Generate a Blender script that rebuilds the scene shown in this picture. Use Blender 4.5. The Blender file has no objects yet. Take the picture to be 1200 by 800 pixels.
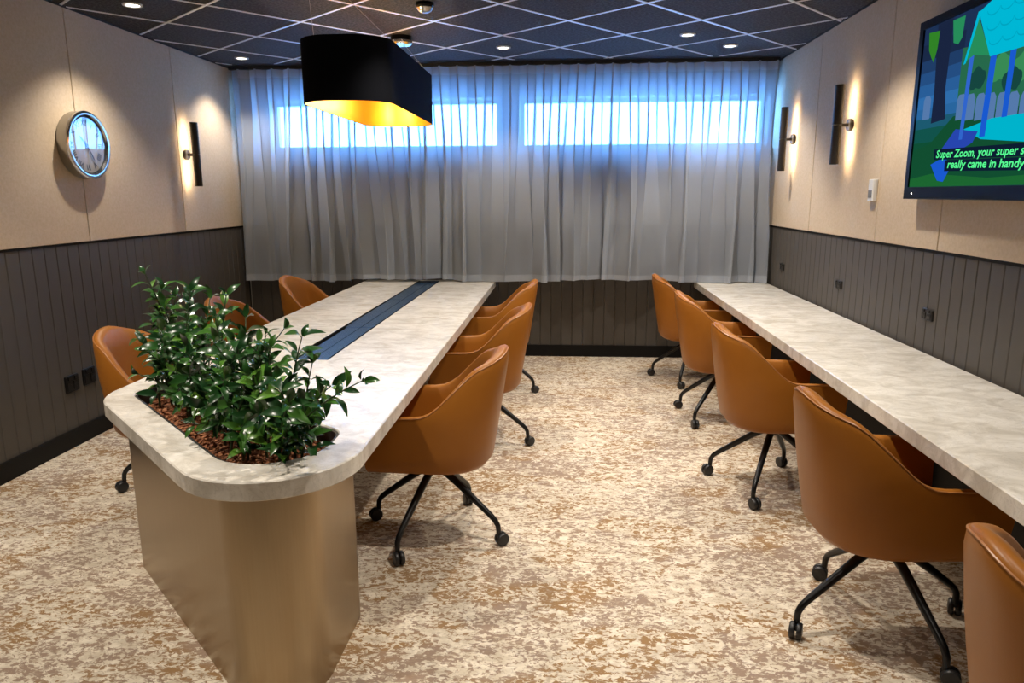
import bpy, bmesh, math, random
from mathutils import Vector, Matrix, geometry
random.seed(7)
sc = bpy.context.scene
C = sc.collection
PI = math.pi

# ------------------------------------------------------------------ camera
cam_d = bpy.data.cameras.new('camera')
cam = bpy.data.objects.new('camera', cam_d); C.objects.link(cam)
cam_d.sensor_width = 36.0; cam_d.lens = 845.0 * 36.0 / 1200.0
cam_d.clip_start = 0.05; cam_d.clip_end = 200
_ps, _th, _ro = math.radians(4.122), math.radians(11.578), math.radians(-0.252)
_fw = Vector((-math.sin(_ps)*math.cos(_th), math.cos(_ps)*math.cos(_th), -math.sin(_th)))
_rt = Vector((math.cos(_ps), math.sin(_ps), 0)); _up = _rt.cross(_fw)
_r2 = _rt*math.cos(_ro) + _up*math.sin(_ro); _u2 = _r2.cross(_fw)
M4 = Matrix.Identity(4)
for i in range(3):
    M4[i][0], M4[i][1], M4[i][2] = _r2[i], _u2[i], -_fw[i]
M4[2][3] = 1.6
cam.matrix_world = M4
sc.camera = cam

# ------------------------------------------------------------------ sky, exposure
w = bpy.data.worlds.new('daylight'); sc.world = w; w.use_nodes = True
bg = w.node_tree.nodes['Background']
bg.inputs[0].default_value = (0.135, 0.41, 1.0, 1); bg.inputs[1].default_value = 30.0
sc.view_settings.view_transform = 'Standard'; sc.view_settings.look = 'None'
sc.view_settings.exposure = 0.0; sc.view_settings.gamma = 1.0
sc.view_settings.use_curve_mapping = False
sc.cycles.use_denoising = True
sc.cycles.max_bounces = 10; sc.cycles.transparent_max_bounces = 12
sc.cycles.sample_clamp_indirect = 6.0
DOWNLIGHT_W = 78.0
DOWN_COL = (1.0, 0.90, 0.78)

# ------------------------------------------------------------------ room dimensions
L, RT, D, H, Y0 = -3.168, 1.930, 7.092, 2.772, -2.2
WZ = 1.298            # top of the boarded dado
T = 0.765             # table height
PW = 0.105            # board pitch

# ------------------------------------------------------------------ materials
MATS = {}
def mat(name, col, rough=0.5, metal=0.0, **kw):
    m = bpy.data.materials.new(name); m.use_nodes = True
    b = m.node_tree.nodes['Principled BSDF']
    b.inputs['Base Color'].default_value = (*col, 1); b.inputs['Roughness'].default_value = rough
    b.inputs['Metallic'].default_value = metal
    for k, v in kw.items():
        b.inputs[k.replace('_', ' ')].default_value = v
    MATS[name] = m
    return m
def emis(name, col, s):
    m = bpy.data.materials.new(name); m.use_nodes = True
    nt = m.node_tree; nt.nodes.clear()
    e = nt.nodes.new('ShaderNodeEmission'); o = nt.nodes.new('ShaderNodeOutputMaterial')
    e.inputs[0].default_value = (*col, 1); e.inputs[1].default_value = s
    nt.links.new(e.outputs[0], o.inputs[0]); MATS[name] = m
    return m
class NT:
    def __init__(s, m):
        s.nt = m.node_tree; s.b = s.nt.nodes['Principled BSDF']
    def n(s, t, **kw):
        x = s.nt.nodes.new('ShaderNode' + t)
        for k, v in kw.items(): setattr(x, k, v)
        return x
    def l(s, a, b): s.nt.links.new(a, b)
    def coord(s, scale=(1, 1, 1), rot=(0, 0, 0), kind='Object'):
        tc = s.n('TexCoord'); mp = s.n('Mapping')
        mp.inputs['Scale'].default_value = scale; mp.inputs['Rotation'].default_value = rot
        s.l(tc.outputs[kind], mp.inputs[0]); return mp.outputs[0]
    def noise(s, vec, scale, detail=4, rough=.55, dist=0.0):
        x = s.n('TexNoise'); x.inputs['Scale'].default_value = scale
        x.inputs['Detail'].default_value = detail; x.inputs['Roughness'].default_value = rough
        x.inputs['Distortion'].default_value = dist
        s.l(vec, x.inputs['Vector']); return x.outputs['Fac']
    def ramp(s, fac, stops, interp='LINEAR'):
        r = s.n('ValToRGB'); cr = r.color_ramp; cr.interpolation = interp
        while len(cr.elements) < len(stops): cr.elements.new(.5)
        for e, (p, c) in zip(cr.elements, stops):
            e.position = p; e.color = (*c, 1) if len(c) == 3 else c
        s.l(fac, r.inputs[0]); return r.outputs[0]
    def mix(s, fac, a, b, blend='MIX'):
        x = s.n('Mix'); x.data_type = 'RGBA'; x.blend_type = blend
        for v, i in ((fac, 0), (a, 6), (b, 7)):
            if isinstance(v, (int, float)): x.inputs[i].default_value = v
            elif isinstance(v, tuple): x.inputs[i].default_value = (*v, 1)
            else: s.l(v, x.inputs[i])
        return x.outputs[2]
    def bump(s, h, strength=.2, dist=.01):
        b = s.n('Bump'); b.inputs['Strength'].default_value = strength; b.inputs['Distance'].default_value = dist
        s.l(h, b.inputs['Height']); s.l(b.outputs[0], s.b.inputs['Normal'])
    def col(s, c): s.l(c, s.b.inputs['Base Color'])

g1 = lambda v: (v, v, v)
# carpet: mottled cream, taupe and golden brown
m = mat('carpet', (.6, .5, .38), .95); q = NT(m)
v = q.coord((.82, 1.3, 1))
fine = q.noise(v, 46, 5, .66, .8); mid = q.noise(v, 15, 5, .62, .8); big = q.noise(v, 1.6, 3, .5)
tone = q.noise(v, 2.7, 3, .5, .5)
sm = q.n('Math', operation='MULTIPLY_ADD'); q.l(mid, sm.inputs[0]); sm.inputs[1].default_value = .62; q.l(fine, sm.inputs[2])
sm2 = q.n('Math', operation='MULTIPLY_ADD'); q.l(big, sm2.inputs[0]); sm2.inputs[1].default_value = .30; q.l(sm.outputs[0], sm2.inputs[2])
mask = q.ramp(sm2.outputs[0], [(.925, g1(0)), (.965, g1(1))])
mask2 = q.ramp(q.noise(v, 40, 4, .65, 1.0), [(.55, g1(0)), (.59, g1(1))])
brown = q.mix(q.ramp(tone, [(.46, g1(0)), (.56, g1(1))]), (.315, .225, .165), (.30, .175, .075))
cream = q.mix(q.ramp(q.noise(v, 20, 3, .5), [(.4, g1(0)), (.62, g1(1))]), (.60, .52, .40), (.78, .70, .57))
c0 = q.mix(mask, brown, cream)
fl = q.n('Math', operation='MULTIPLY'); q.l(mask2, fl.inputs[0]); fl.inputs[1].default_value = .6
c1 = q.mix(fl.outputs[0], c0, (.36, .265, .185))
q.col(c1); q.bump(sm.outputs[0], .35, .01)
# felt wall panel
m = mat('felt', (.60, .47, .33), .92); q = NT(m); v = q.coord()
q.col(q.mix(q.ramp(q.noise(v, 60, 4, .7), [(.35, g1(0)), (.65, g1(1))]), (.565, .44, .30), (.635, .51, .365)))
q.bump(q.noise(v, 220, 2, .6), .12, .003)
# painted boards
m = mat('board_paint', (.125, .110, .098), .62, Specular_IOR_Level=.35); q = NT(m); v = q.coord()
q.col(q.mix(q.noise(v, 9, 3, .5), (.078, .070, .062), (.094, .084, .074)))
mat('baseboard_black', (.006, .0055, .0055), .6, Specular_IOR_Level=.2)
mat('dark_gap', (.02, .02, .02), .8)
mat('plaster', (.42, .40, .37), .8)
# ceiling tile
m = mat('ceiling_tile', (.03, .03, .032), .9); q = NT(m); v = q.coord(kind='Generated'); v = q.coord()
q.col(q.mix(q.ramp(q.noise(v, 55, 3, .7), [(.42, g1(0)), (.62, g1(1))]), (.007, .007, .008), (.062, .060, .058)))
q.bump(q.noise(v, 55, 3, .7), .5, .006)
mat('grid_metal', (.86, .87, .88), .30, .1)
mat('track_black', (.012, .012, .013), .5)
# stone
m = mat('marble', (.7, .66, .58), .25); q = NT(m); v = q.coord((1, 1, 1)); v2 = q.coord((3.0, 4.2, 3), (0, 0, .5))
soft = q.noise(v2, 2.4, 6, .62, .8)
base = q.mix(q.ramp(soft, [(.36, g1(0)), (.62, g1(1))]), (.60, .555, .48), (.82, .785, .715))
wv = q.noise(v2, 4.2, 8, .62, 1.6)
ab = q.n('Math', operation='SUBTRACT'); q.l(wv, ab.inputs[0]); ab.inputs[1].default_value = .5
ab2 = q.n('Math', operation='ABSOLUTE'); q.l(ab.outputs[0], ab2.inputs[0])
vein = q.ramp(ab2.outputs[0], [(0.0, g1(.55)), (.022, g1(0))])
q.col(q.mix(q.mix(.55, vein, (0, 0, 0)), base, (.32, .27, .21)))
# leather
m = mat('tan_leather', (.36, .125, .022), .40, Specular_IOR_Level=.28); q = NT(m); v = q.coord()
q.col(q.mix(q.noise(v, 6, 4, .5), (.295, .102, .011), (.355, .132, .017)))
q.bump(q.noise(v, 260, 2, .5), .10, .002)
mat('leather_piping', (.38, .15, .04), .35)
mat('black_steel', (.010, .010, .011), .30, .3)
mat('caster_black', (.014, .014, .015), .42)
# bronze plinth
m = mat('bronze', (.46, .35, .22), .33, .95); q = NT(m); v = q.coord((60, 60, 1.2))
q.col(q.mix(q.noise(v, 3, 3, .5), (.35, .265, .165), (.40, .31, .20)))
mat('channel_black', (.006, .006, .007), .6, Specular_IOR_Level=.2)
m = mat('channel_lid', (.025, .055, .105), .26, 0.0)
m = mat('navy_strip', (.02, .03, .05), .2)
mat('liner_black', (.018, .018, .018), .5)
# mulch, leaves
m = mat('bark', (.22, .085, .035), .85); q = NT(m); v = q.coord()
q.col(q.ramp(q.noise(v, 38, 2, .5), [(.30, (.10, .032, .012)), (.5, (.27, .095, .035)), (.68, (.48, .21, .09))]))
m = mat('leaf_green', (.03, .11, .02), .28); q = NT(m)
oi = q.n('ObjectInfo')
q.col(q.ramp(oi.outputs['Random'], [(0, (.008, .042, .012)), (.6, (.022, .088, .016)), (.85, (.05, .15, .02)), (1, (.11, .25, .025))]))
mat('stem_green', (.035, .06, .018), .5)
# curtain: sheer grey satin
m = bpy.data.materials.new('curtain'); m.use_nodes = True; MATS['curtain'] = m
nt = m.node_tree; nt.nodes.clear()
def curtain_nodes(nt, transp, transl):
    N = nt.nodes.new; lk = nt.links.new
    out = N('ShaderNodeOutputMaterial'); tr = N('ShaderNodeBsdfTransparent'); tl = N('ShaderNodeBsdfTranslucent')
    pb = N('ShaderNodeBsdfPrincipled'); m1 = N('ShaderNodeMixShader'); m2 = N('ShaderNodeMixShader')
    tc = N('ShaderNodeTexCoord'); mp = N('ShaderNodeMapping'); mp.inputs['Scale'].default_value = (1, 1, .35)
    no = N('ShaderNodeTexNoise'); no.inputs['Scale'].default_value = 9; no.inputs['Detail'].default_value = 5
    lk(tc.outputs['Object'], mp.inputs[0]); lk(mp.outputs[0], no.inputs['Vector'])
    bp = N('ShaderNodeBump'); bp.inputs['Strength'].default_value = .35; bp.inputs['Distance'].default_value = .03
    lk(no.outputs['Fac'], bp.inputs['Height']); lk(bp.outputs[0], pb.inputs['Normal'])
    pb.inputs['Base Color'].default_value = (.50, .555, .65, 1); pb.inputs['Roughness'].default_value = .38
    pb.inputs['Sheen Weight'].default_value = .25
    tl.inputs[0].default_value = (.46, .49, .52, 1); tr.inputs[0].default_value = (1, 1, 1, 1)
    m1.inputs[0].default_value = transl; m2.inputs[0].default_value = transp
    lk(pb.outputs[0], m1.inputs[1]); lk(tl.outputs[0], m1.inputs[2])
    lk(m1.outputs[0], m2.inputs[1]); lk(tr.outputs[0], m2.inputs[2]); lk(m2.outputs[0], out.inputs[0])
curtain_nodes(nt, .23, .42)
m = bpy.data.materials.new('curtain_hem'); m.use_nodes = True; MATS['curtain_hem'] = m
m.node_tree.nodes.clear(); curtain_nodes(m.node_tree, .10, .25)
# glass
def glass(name, fr=.06):
    m = bpy.data.materials.new(name); m.use_nodes = True; nt = m.node_tree; nt.nodes.clear()
    o = nt.nodes.new('ShaderNodeOutputMaterial'); t = nt.nodes.new('ShaderNodeBsdfTransparent')
    gl = nt.nodes.new('ShaderNodeBsdfGlossy'); gl.inputs['Roughness'].default_value = .02
    x = nt.nodes.new('ShaderNodeMixShader')
    x.inputs[0].default_value = fr; nt.links.new(t.outputs[0], x.inputs[1])
    nt.links.new(gl.outputs[0], x.inputs[2]); nt.links.new(x.outputs[0], o.inputs[0]); MATS[name] = m
glass('window_glass'); glass('clock_glass', .40)
mat('window_frame', (.55, .57, .60), .4, .3)
mat('chrome', (.80, .80, .79), .16, 1.0)
mat('brushed_steel', (.42, .41, .39), .28, 1.0)
mat('clock_face', (.72, .66, .55), .5)
mat('ink', (.02, .02, .025), .5)
mat('shade_black', (.0018, .0022, .0038), .9, Specular_IOR_Level=.08)
mat('shade_gold', (.85, .48, .06), .38, .8)
emis('bulb_glow', (1.0, .78, .40), 22.0)
emis('lens_glow', (1.0, .93, .82), 14.0)
emis('led_strip', (1.0, .76, .48), 55.0)
mat('sconce_bronze', (.018, .014, .012), .5)
mat('white_plastic', (.72, .72, .71), .4)
mat('grey_plastic', (.20, .20, .20), .4)
mat('outlet_black', (.005, .005, .006), .35, Specular_IOR_Level=.3)
mat('outlet_grey', (.022, .020, .019), .4, Specular_IOR_Level=.3)
mat('tv_black', (.002, .002, .003), .35, Specular_IOR_Level=.12)
mat('wire_steel', (.35, .35, .35), .4, .6)

# ------------------------------------------------------------------ helpers
class MB:
    def __init__(s): s.v = []; s.f = []
    def box(s, x0, y0, z0, x1, y1, z1):
        b = len(s.v)
        s.v += [(x0,y0,z0),(x1,y0,z0),(x1,y1,z0),(x0,y1,z0),(x0,y0,z1),(x1,y0,z1),(x1,y1,z1),(x0,y1,z1)]
        s.f += [tuple(b+i for i in q) for q in ((0,3,2,1),(4,5,6,7),(0,1,5,4),(1,2,6,5),(2,3,7,6),(3,0,4,7))]
        return s
    def cbox(s, c, sz): return s.box(*[c[i]-sz[i]/2 for i in range(3)], *[c[i]+sz[i]/2 for i in range(3)])
    def loft(s, rings, cap0=True, cap1=True, closed=True):
        b = len(s.v); n = len(rings[0])
        for r in rings: s.v += [tuple(p) for p in r]
        for i in range(len(rings)-1):
            for j in range(n if closed else n-1):
                k = (j+1) % n
                s.f.append((b+i*n+j, b+i*n+k, b+(i+1)*n+k, b+(i+1)*n+j))
        if cap0: s.f.append(tuple(b+j for j in reversed(range(n))))
        if cap1: s.f.append(tuple(b+(len(rings)-1)*n+j for j in range(n)))
        return s
    def prism(s, poly, z0, z1, ch=0.0):
        if ch:
            ins = offset_loop(poly, ch)
            return s.loft([[(*p, z0) for p in ins], [(*p, z0+ch) for p in poly], [(*p, z1-ch) for p in poly], [(*p, z1) for p in ins]])
        return s.loft([[(*p, z0) for p in poly], [(*p, z1) for p in poly]])
    def tube(s, pts, rad, n=10, caps=True):
        pts = [Vector(p) for p in pts]
        if not hasattr(rad, '__len__'): rad = [rad]*len(pts)
        rings = []; prev = None
        for i, p in enumerate(pts):
            t = (pts[min(i+1, len(pts)-1)] - pts[max(i-1, 0)]).normalized()
            if prev is None:
                a = Vector((0, 0, 1)) if abs(t.z) < .9 else Vector((1, 0, 0))
                prev = t.cross(a).normalized()
            u = (prev - t*prev.dot(t)).normalized(); prev = u; v = t.cross(u)
            rings.append([p + (u*math.cos(2*PI*k/n) + v*math.sin(2*PI*k/n))*rad[i] for k in range(n)])
        return s.loft(rings, caps, caps)
    def lathe(s, prof, n=32, axis='z', c=(0, 0, 0), cap0=True, cap1=True):
        rings = []
        for r, h in prof:
            ring = []
            for k in range(n):
                a = 2*PI*k/n; x, y = r*math.cos(a), r*math.sin(a)
                if axis == 'z': p = (x, y, h)
                elif axis == 'x': p = (h, x, y)
                else: p = (y, h, x)
                ring.append(tuple(p[i]+c[i] for i in range(3)))
            rings.append(ring)
        return s.loft(rings, cap0, cap1)
    def mesh(s, name, m, smooth=False):
        me = bpy.data.meshes.new(name); me.from_pydata([tuple(p) for p in s.v], [], s.f)
        bm = bmesh.new(); bm.from_mesh(me); bmesh.ops.recalc_face_normals(bm, faces=bm.faces); bm.to_mesh(me); bm.free()
        if m: me.materials.append(MATS[m])
        if smooth:
            me.polygons.foreach_set('use_smooth', [True]*len(me.polygons))
            try: me.set_sharp_from_angle(angle=math.radians(smooth if smooth > 1 else 40))
            except Exception: pass
        me.update(); return me
    def build(s, name, m, parent=None, smooth=False, world=False):
        if world and parent is not None:
            o = parent.location
            if parent.parent is not None: o = o + parent.parent.location
            s.v = [(p[0]-o[0], p[1]-o[1], p[2]-o[2]) for p in s.v]
        return link(name, s.mesh(name, m, smooth), parent)
def link(name, me, parent=None, loc=(0, 0, 0), rot=(0, 0, 0)):
    o = bpy.data.objects.new(name, me); C.objects.link(o)
    o.parent = parent; o.location = loc; o.rotation_euler = rot
    return o
def thing(name, label, cat, loc=(0, 0, 0), rz=0.0, group=None):
    o = bpy.data.objects.new(name, None); C.objects.link(o); o.empty_display_size = .1
    o.location = loc; o.rotation_euler = (0, 0, rz)
    return tag(o, label, cat, group)
def tag(o, label, cat, group=None):
    o['label'] = label; o['category'] = cat
    if group: o['group'] = group
    return o
def struct(o, label=None):
    o['kind'] = 'structure'
    if label: o['label'] = label
    return o
def copy_tree(o, parent=None):
    c = o.copy(); C.objects.link(c); c.parent = parent
    for ch in list(o.children): copy_tree(ch, c)
    return c
def offset_loop(loop, d):
    n = len(loop); out = []
    area = sum(loop[i][0]*loop[(i+1) % n][1] - loop[(i+1) % n][0]*loop[i][1] for i in range(n))
    sg = 1 if area > 0 else -1
    for i in range(n):
        a, b, c = loop[i-1], loop[i], loop[(i+1) % n]
        e1 = Vector((b[0]-a[0], b[1]-a[1])).normalized(); e2 = Vector((c[0]-b[0], c[1]-b[1])).normalized()
        n1 = Vector((-e1.y, e1.x))*sg; n2 = Vector((-e2.y, e2.x))*sg
        nn = (n1+n2).normalized(); k = d/max(.3, nn.dot(n1))
        out.append((b[0]+nn.x*k, b[1]+nn.y*k))
    return out
def roundpoly(pts, radii, seg=10):
    out = []; n = len(pts)
    for i in range(n):
        a, b, c = Vector(pts[i-1]), Vector(pts[i]), Vector(pts[(i+1) % n])
        r = radii[i] if hasattr(radii, '__len__') else radii
        d1, d2 = (a-b).normalized(), (c-b).normalized()
        ang = d1.angle(d2); tl = r/math.tan(ang/2); bis = (d1+d2).normalized(); ctr = b + bis*(r/math.sin(ang/2))
        p1, p2 = b+d1*tl-ctr, b+d2*tl-ctr
        a1 = math.atan2(p1.y, p1.x); da = math.atan2(p2.y, p2.x)-a1
        while da > PI: da -= 2*PI
        while da < -PI: da += 2*PI
        for k in range(seg+1):
            t = a1+da*k/seg; out.append((ctr.x+r*math.cos(t), ctr.y+r*math.sin(t)))
    return out
def rrect(x0, y0, x1, y1, r, seg=6): return roundpoly([(x0, y0), (x1, y0), (x1, y1), (x0, y1)], r, seg)
def clip_rect(poly, x0, x1, y0, y1):
    def cl(P, inside, inter):
        o = []
        for i in range(len(P)):
            a, b = P[i-1], P[i]
            if inside(b):
                if not inside(a): o.append(inter(a, b))
                o.append(b)
            elif inside(a): o.append(inter(a, b))
        return o
    for ax, v, sg in ((0, x0, 1), (0, x1, -1), (1, y0, 1), (1, y1, -1)):
        if not poly: return poly
        def it(a, b, ax=ax, v=v):
            t = (v-a[ax])/(b[ax]-a[ax]); return tuple(a[i]+(b[i]-a[i])*t for i in range(2))
        poly = cl(poly, lambda p, ax=ax, v=v, sg=sg: (p[ax]-v)*sg >= 0, it)
    return poly
_fonts = {}
def text_mesh(txt, size, m, name, shear=0.0, bold=0.0, align='CENTER'):
    cu = bpy.data.curves.new('t', 'FONT'); cu.body = txt; cu.size = size; cu.shear = shear; cu.offset = bold
    cu.align_x = align; cu.align_y = 'CENTER'; cu.resolution_u = 2
    o = bpy.data.objects.new('t', cu); C.objects.link(o)
    dg = bpy.context.evaluated_depsgraph_get(); me = bpy.data.meshes.new_from_object(o.evaluated_get(dg))
    bpy.data.objects.remove(o); me.name = name
    me.materials.clear(); me.materials.append(MATS[m]); return me

# ------------------------------------------------------------------ the setting
fl = struct(MB().box(L-.35, Y0-.1, -.05, RT+.35, D+.35, 0).build('floor', 'carpet'), 'mottled cream and brown patterned carpet')
# walls
wl = struct(MB().box(L-.15, Y0, 0, L-.012, D+.012, H+.02).build('wall_left', 'dark_gap'), 'left wall of beige felt panels over dark boards')
wr = struct(MB().box(RT+.012, Y0, 0, RT+.15, D+.012, H+.02).build('wall_right', 'dark_gap'), 'right wall of beige felt panels over dark boards')
wf = struct(MB().box(L-.15, Y0-.12, 0, RT+.15, Y0, H+.02).build('wall_front', 'board_paint'))
# back wall with two strip window openings
WX = [(-2.885, -.630), (-.430, 1.885)]; WZ0, WZ1 = 2.030, 2.490; BT = .30
bw = MB()
bw.box(L-.15, D+.012, 0, RT+.15, D+BT, WZ0); bw.box(L-.15, D+.012, WZ1, RT+.15, D+BT, H+.02)
bw.box(L-.15, D+.012, WZ0, WX[0][0], D+BT, WZ1); bw.box(WX[0][1], D+.012, WZ0, WX[1][0], D+BT, WZ1); bw.box(WX[1][1], D+.012, WZ0, RT+.15, D+BT, WZ1)
wb = struct(bw.build('wall_back', 'plaster'), 'back wall with two strip windows behind the curtain')
for i, (a, b) in enumerate(WX):
    f = MB(); fy0, fy1 = D+.20, D+.26; t = .035
    f.box(a, fy0, WZ0, b, fy1, WZ0+t); f.box(a, fy0, WZ1-t, b, fy1, WZ1)
    f.box(a, fy0, WZ0+t, a+t, fy1, WZ1-t); f.box(b-t, fy0, WZ0+t, b, fy1, WZ1-t)
    wo = struct(f.build('window_%d' % (i+1), 'window_frame'), ['strip window behind the left half of the curtain', 'strip window behind the right half of the curtain'][i])
    MB().box(a+t, D+.225, WZ0+t, b-t, D+.231, WZ1-t).build('pane', 'window_glass', wo)
    MB().box(a, D-.004, WZ0-.02, b, D+.20, WZ0).build('sill', 'window_frame', wo)
# boards (each one a part of its wall)
ch = .0045; bwid = PW-.002
bp = [(-bwid/2, .012), (-bwid/2, ch), (-bwid/2+ch, 0), (bwid/2-ch, 0), (bwid/2, ch), (bwid/2, .012)]
board_me = MB().prism(bp, .0, WZ-.012).mesh('board', 'board_paint')
def boards(wall, y0, y1, place, rot):
    n = int((y1-y0)/PW)
    for i in range(n+1):
        c = y0+PW*(i+.5)
        if c+PW/2 <= y1+.03: link('board', board_me, wall, place(c), (0, 0, rot))
yb = 4.633 - PW*40
boards(wl, 4.633-PW*50, D, lambda c: (L, c, 0), PI/2)
boards(wr, 4.146-PW*46, D, lambda c: (RT, c, 0), -PI/2)
boards(wb, L, RT, lambda c: (c, D, 0), 0)
# dado cap line: narrow dark reveal strip
for nm, a in (('trim_1', (L-.012, Y0, WZ-.012, L+.004, D, WZ+.002)), ('trim_2', (RT-.004, Y0, WZ-.012, RT+.012, D, WZ+.002)), ('trim_3', (L, D-.004, WZ-.012, RT, D+.012, WZ+.002))):
    struct(MB().box(*a).build(nm, 'baseboard_black'))
# felt panels
def panels(wall, seams, x0, x1, face):
    for a, b in zip(seams, seams[1:]):
        poly = rrect(a+.0035, WZ+.004, b-.0035, H-.004, .003, 2)
        mb = MB()
        ins = offset_loop(poly, .003)
        r0 = [(x0, y, z) for y, z in poly]; r1 = [(x1-(.003 if x1 > x0 else -.003), y, z) for y, z in poly]; r2 = [(x1, y, z) for y, z in ins]
        mb.loft([r0, r1, r2]); mb.build('felt_panel', 'felt', wall)
panels(wl, [Y0, -.35, .9, 2.15, 3.40, 4.65, 5.90, D-.005], L-.012, L+.008, 1)
panels(wr, [Y0, -1.11, .14, 1.39, 2.64, 3.89, 4.66, 5.90, D-.005], RT+.012, RT-.008, -1)
# skirting
for nm, a in (('baseboard_left', (L, Y0, 0, L+.016, D-.016, .115)), ('baseboard_right', (RT-.016, Y0, 0, RT, D-.016, .115)), ('baseboard_back', (L, D-.016, 0, RT, D, .115))):
    struct(MB().box(*a).build(nm, 'baseboard_black'))
# ceiling: deck, rotated tile grid
ce = struct(MB().box(L-.15, Y0-.12, H+.02, RT+.15, D+BT, H+.12).build('ceiling', 'dark_gap'), 'dark mineral tile ceiling with a diagonal light metal grid')
s_, a_ = .655, math.radians(49.0); o1, o2 = .174, .336
e1, e2 = Vector((math.cos(a_), math.sin(a_))), Vector((-math.sin(a_), math.cos(a_)))
def gp(i, j): p = e1*((i+o1)*s_) + e2*((j+o2)*s_); return (p.x, p.y)
gx0, gx1, gy0, gy1 = L+.002, RT-.002, 0.6, D-.30
hw = .009
full = [(hw/s_, hw/s_), (1-hw/s_, hw/s_), (1-hw/s_, 1-hw/s_), (hw/s_, 1-hw/s_)]
tile_me = None
for i in range(-12, 14):
    for j in range(-12, 14):
        poly = [gp(i+u, j+v_) for u, v_ in full]
        cp = clip_rect(poly, gx0, gx1, gy0, gy1)
        if len(cp) < 3: continue
        ar = abs(sum(cp[k-1][0]*cp[k][1]-cp[k][0]*cp[k-1][1] for k in range(len(cp))))/2
        if ar < .004: continue
        c0 = poly[0]
        if abs(ar-(s_-2*hw)**2) < 1e-4:
            if tile_me is None:
                tile_me = MB().prism([(p[0]-c0[0], p[1]-c0[1]) for p in poly], 0, .02).mesh('ceiling_tile', 'ceiling_tile')
            link('ceiling_tile', tile_me, ce, (c0[0], c0[1], H))
        else:
            MB().prism([(p[0]-c0[0], p[1]-c0[1]) for p in cp], 0, .02).build('ceiling_tile', 'ceiling_tile', ce).location = (c0[0], c0[1], H)
for fam in (0, 1):
    for k in range(-13, 15):
        a, b = (gp(k, -14), gp(k, 15)) if fam == 0 else (gp(-14, k), gp(15, k))
        d = (Vector(b)-Vector(a)).normalized(); nrm = Vector((-d.y, d.x))*hw
        quad = [tuple(Vector(a)+nrm), tuple(Vector(a)-nrm), tuple(Vector(b)-nrm), tuple(Vector(b)+nrm)]
        cp = clip_rect(quad, gx0, gx1, gy0, gy1)
        if len(cp) >= 3: MB().prism(cp, H-.004-.0006*fam, H+.02).build('grid_bar', 'grid_metal', ce)
MB().box(L-.01, D-.30, H-.002, RT+.01, D+.012, H+.02).build('bulkhead_strip', 'track_black', ce)
MB().box(L-.01, Y0, H, RT+.01, gy0, H+.02).build('ceiling_lining', 'ceiling_tile', ce)
for nm, a in (('trim_4', (L, gy0, H-.012, L+.012, D, H)), ('trim_5', (RT-.012, gy0, H-.012, RT, D, H))):
    struct(MB().box(*a).build(nm, 'track_black'))

# ------------------------------------------------------------------ downlights
def downlight(x, y, label, power=1.0, tilt=(0, 0), spot=108):
    t = thing('downlight', label, 'downlight', (x, y, H), 0, 'recessed downlights in the ceiling')
    MB().lathe([(.044, -.010), (.058, -.009), (.060, -.004), (.060, -.0045), (.060, .0), (.044, .0)], 28, cap0=False, cap1=False).build('trim_ring', 'white_plastic', t, 50)
    MB().lathe([(.044, -.004), (.020, -.006), (.001, -.0065)], 28, cap0=False).build('lens', 'lens_glow', t, True)
    ld = bpy.data.lights.new('downlight_lamp', 'SPOT'); ld.energy = DOWNLIGHT_W*power; ld.color = DOWN_COL
    ld.spot_size = math.radians(spot); ld.spot_blend = .65; ld.shadow_soft_size = .035
    lo = bpy.data.objects.new('downlight_lamp', ld); C.objects.link(lo); lo.parent = t; lo.location = (0, 0, -.05)
    lo.rotation_euler = (tilt[0], tilt[1], 0)
    return t
downlight(-2.712, 4.669, 'recessed downlight above the wall clock', .8)
downlight(-2.823, 6.480, 'recessed downlight in the left corner by the curtain', .75)
downlight(-.508, 6.224, 'recessed downlight right of the black pendant lamp')
downlight(.916, 5.872, 'left one of the two recessed downlights near the right wall')
downlight(1.333, 6.328, 'right one of the two recessed downlights near the right wall')
for x, y, pw, lab in ((1.35, 4.40, 1.1, 'recessed downlight above the wall desk left of the television'),
                      (.35, 4.20, 1.7, 'recessed downlight above the middle of the aisle'),
                      (.30, 2.45, 1.7, 'recessed downlight above the near part of the aisle'),
                      (-.72, 4.15, 1.2, 'recessed downlight above the aisle edge of the marble table'),
                      (1.25, 1.9, .6, 'recessed downlight above the near end of the wall desk'),
                      (-2.5, 2.6, 1.8, 'recessed downlight above the carpet left of the planter'),
                      (-1.45, 1.7, 1.3, 'recessed downlight above the carpet in front of the planter'),
                      (.2, .4, .5, 'recessed downlight nearest above the camera')):
    downlight(x, y, lab, pw)

# ------------------------------------------------------------------ curtain
CX0, CX1 = L+.035, RT-.045
def fold(sx, z):
    t = (H-.03-z)/1.96                         # 0 top .. 1 bottom
    lam = .158
    ph = 2*PI*sx/lam
    w1 = .9*math.sin(sx*2.1+1.3) + .7*math.sin(sx*5.3+.4) + .5*math.sin(sx*9.7+2.0)
    ph2 = ph + t*(1.5*w1) + .5*math.sin(sx*3+4*t)
    k2 = .5+.5*math.sin(sx*2.9+1.1+1.2*math.sin(sx*1.3)); tt = t*t*(3-2*t)
    amp = .042*(1-tt) + tt*(.012+.034*k2) + .006*math.sin(sx*4.1)
    pq = 2*PI*sx/.41 + 1.1*w1 + .9*t
    A2 = (.014+.052*(1-.55*k2))*tt
    y = amp*math.sin(ph2) + A2*math.sin(pq) + .004*math.sin(23*t+sx*17)*t
    x = sx + (.026*(1-tt)+.6*amp*tt)*math.sin(2*ph2) + .95*A2*math.sin(2*pq)
    return x, y
cu = thing('curtain', 'long sheer grey curtain hanging in folds across the whole back wall', 'curtain', ((L+RT)/2, D-.19, 0))
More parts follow.
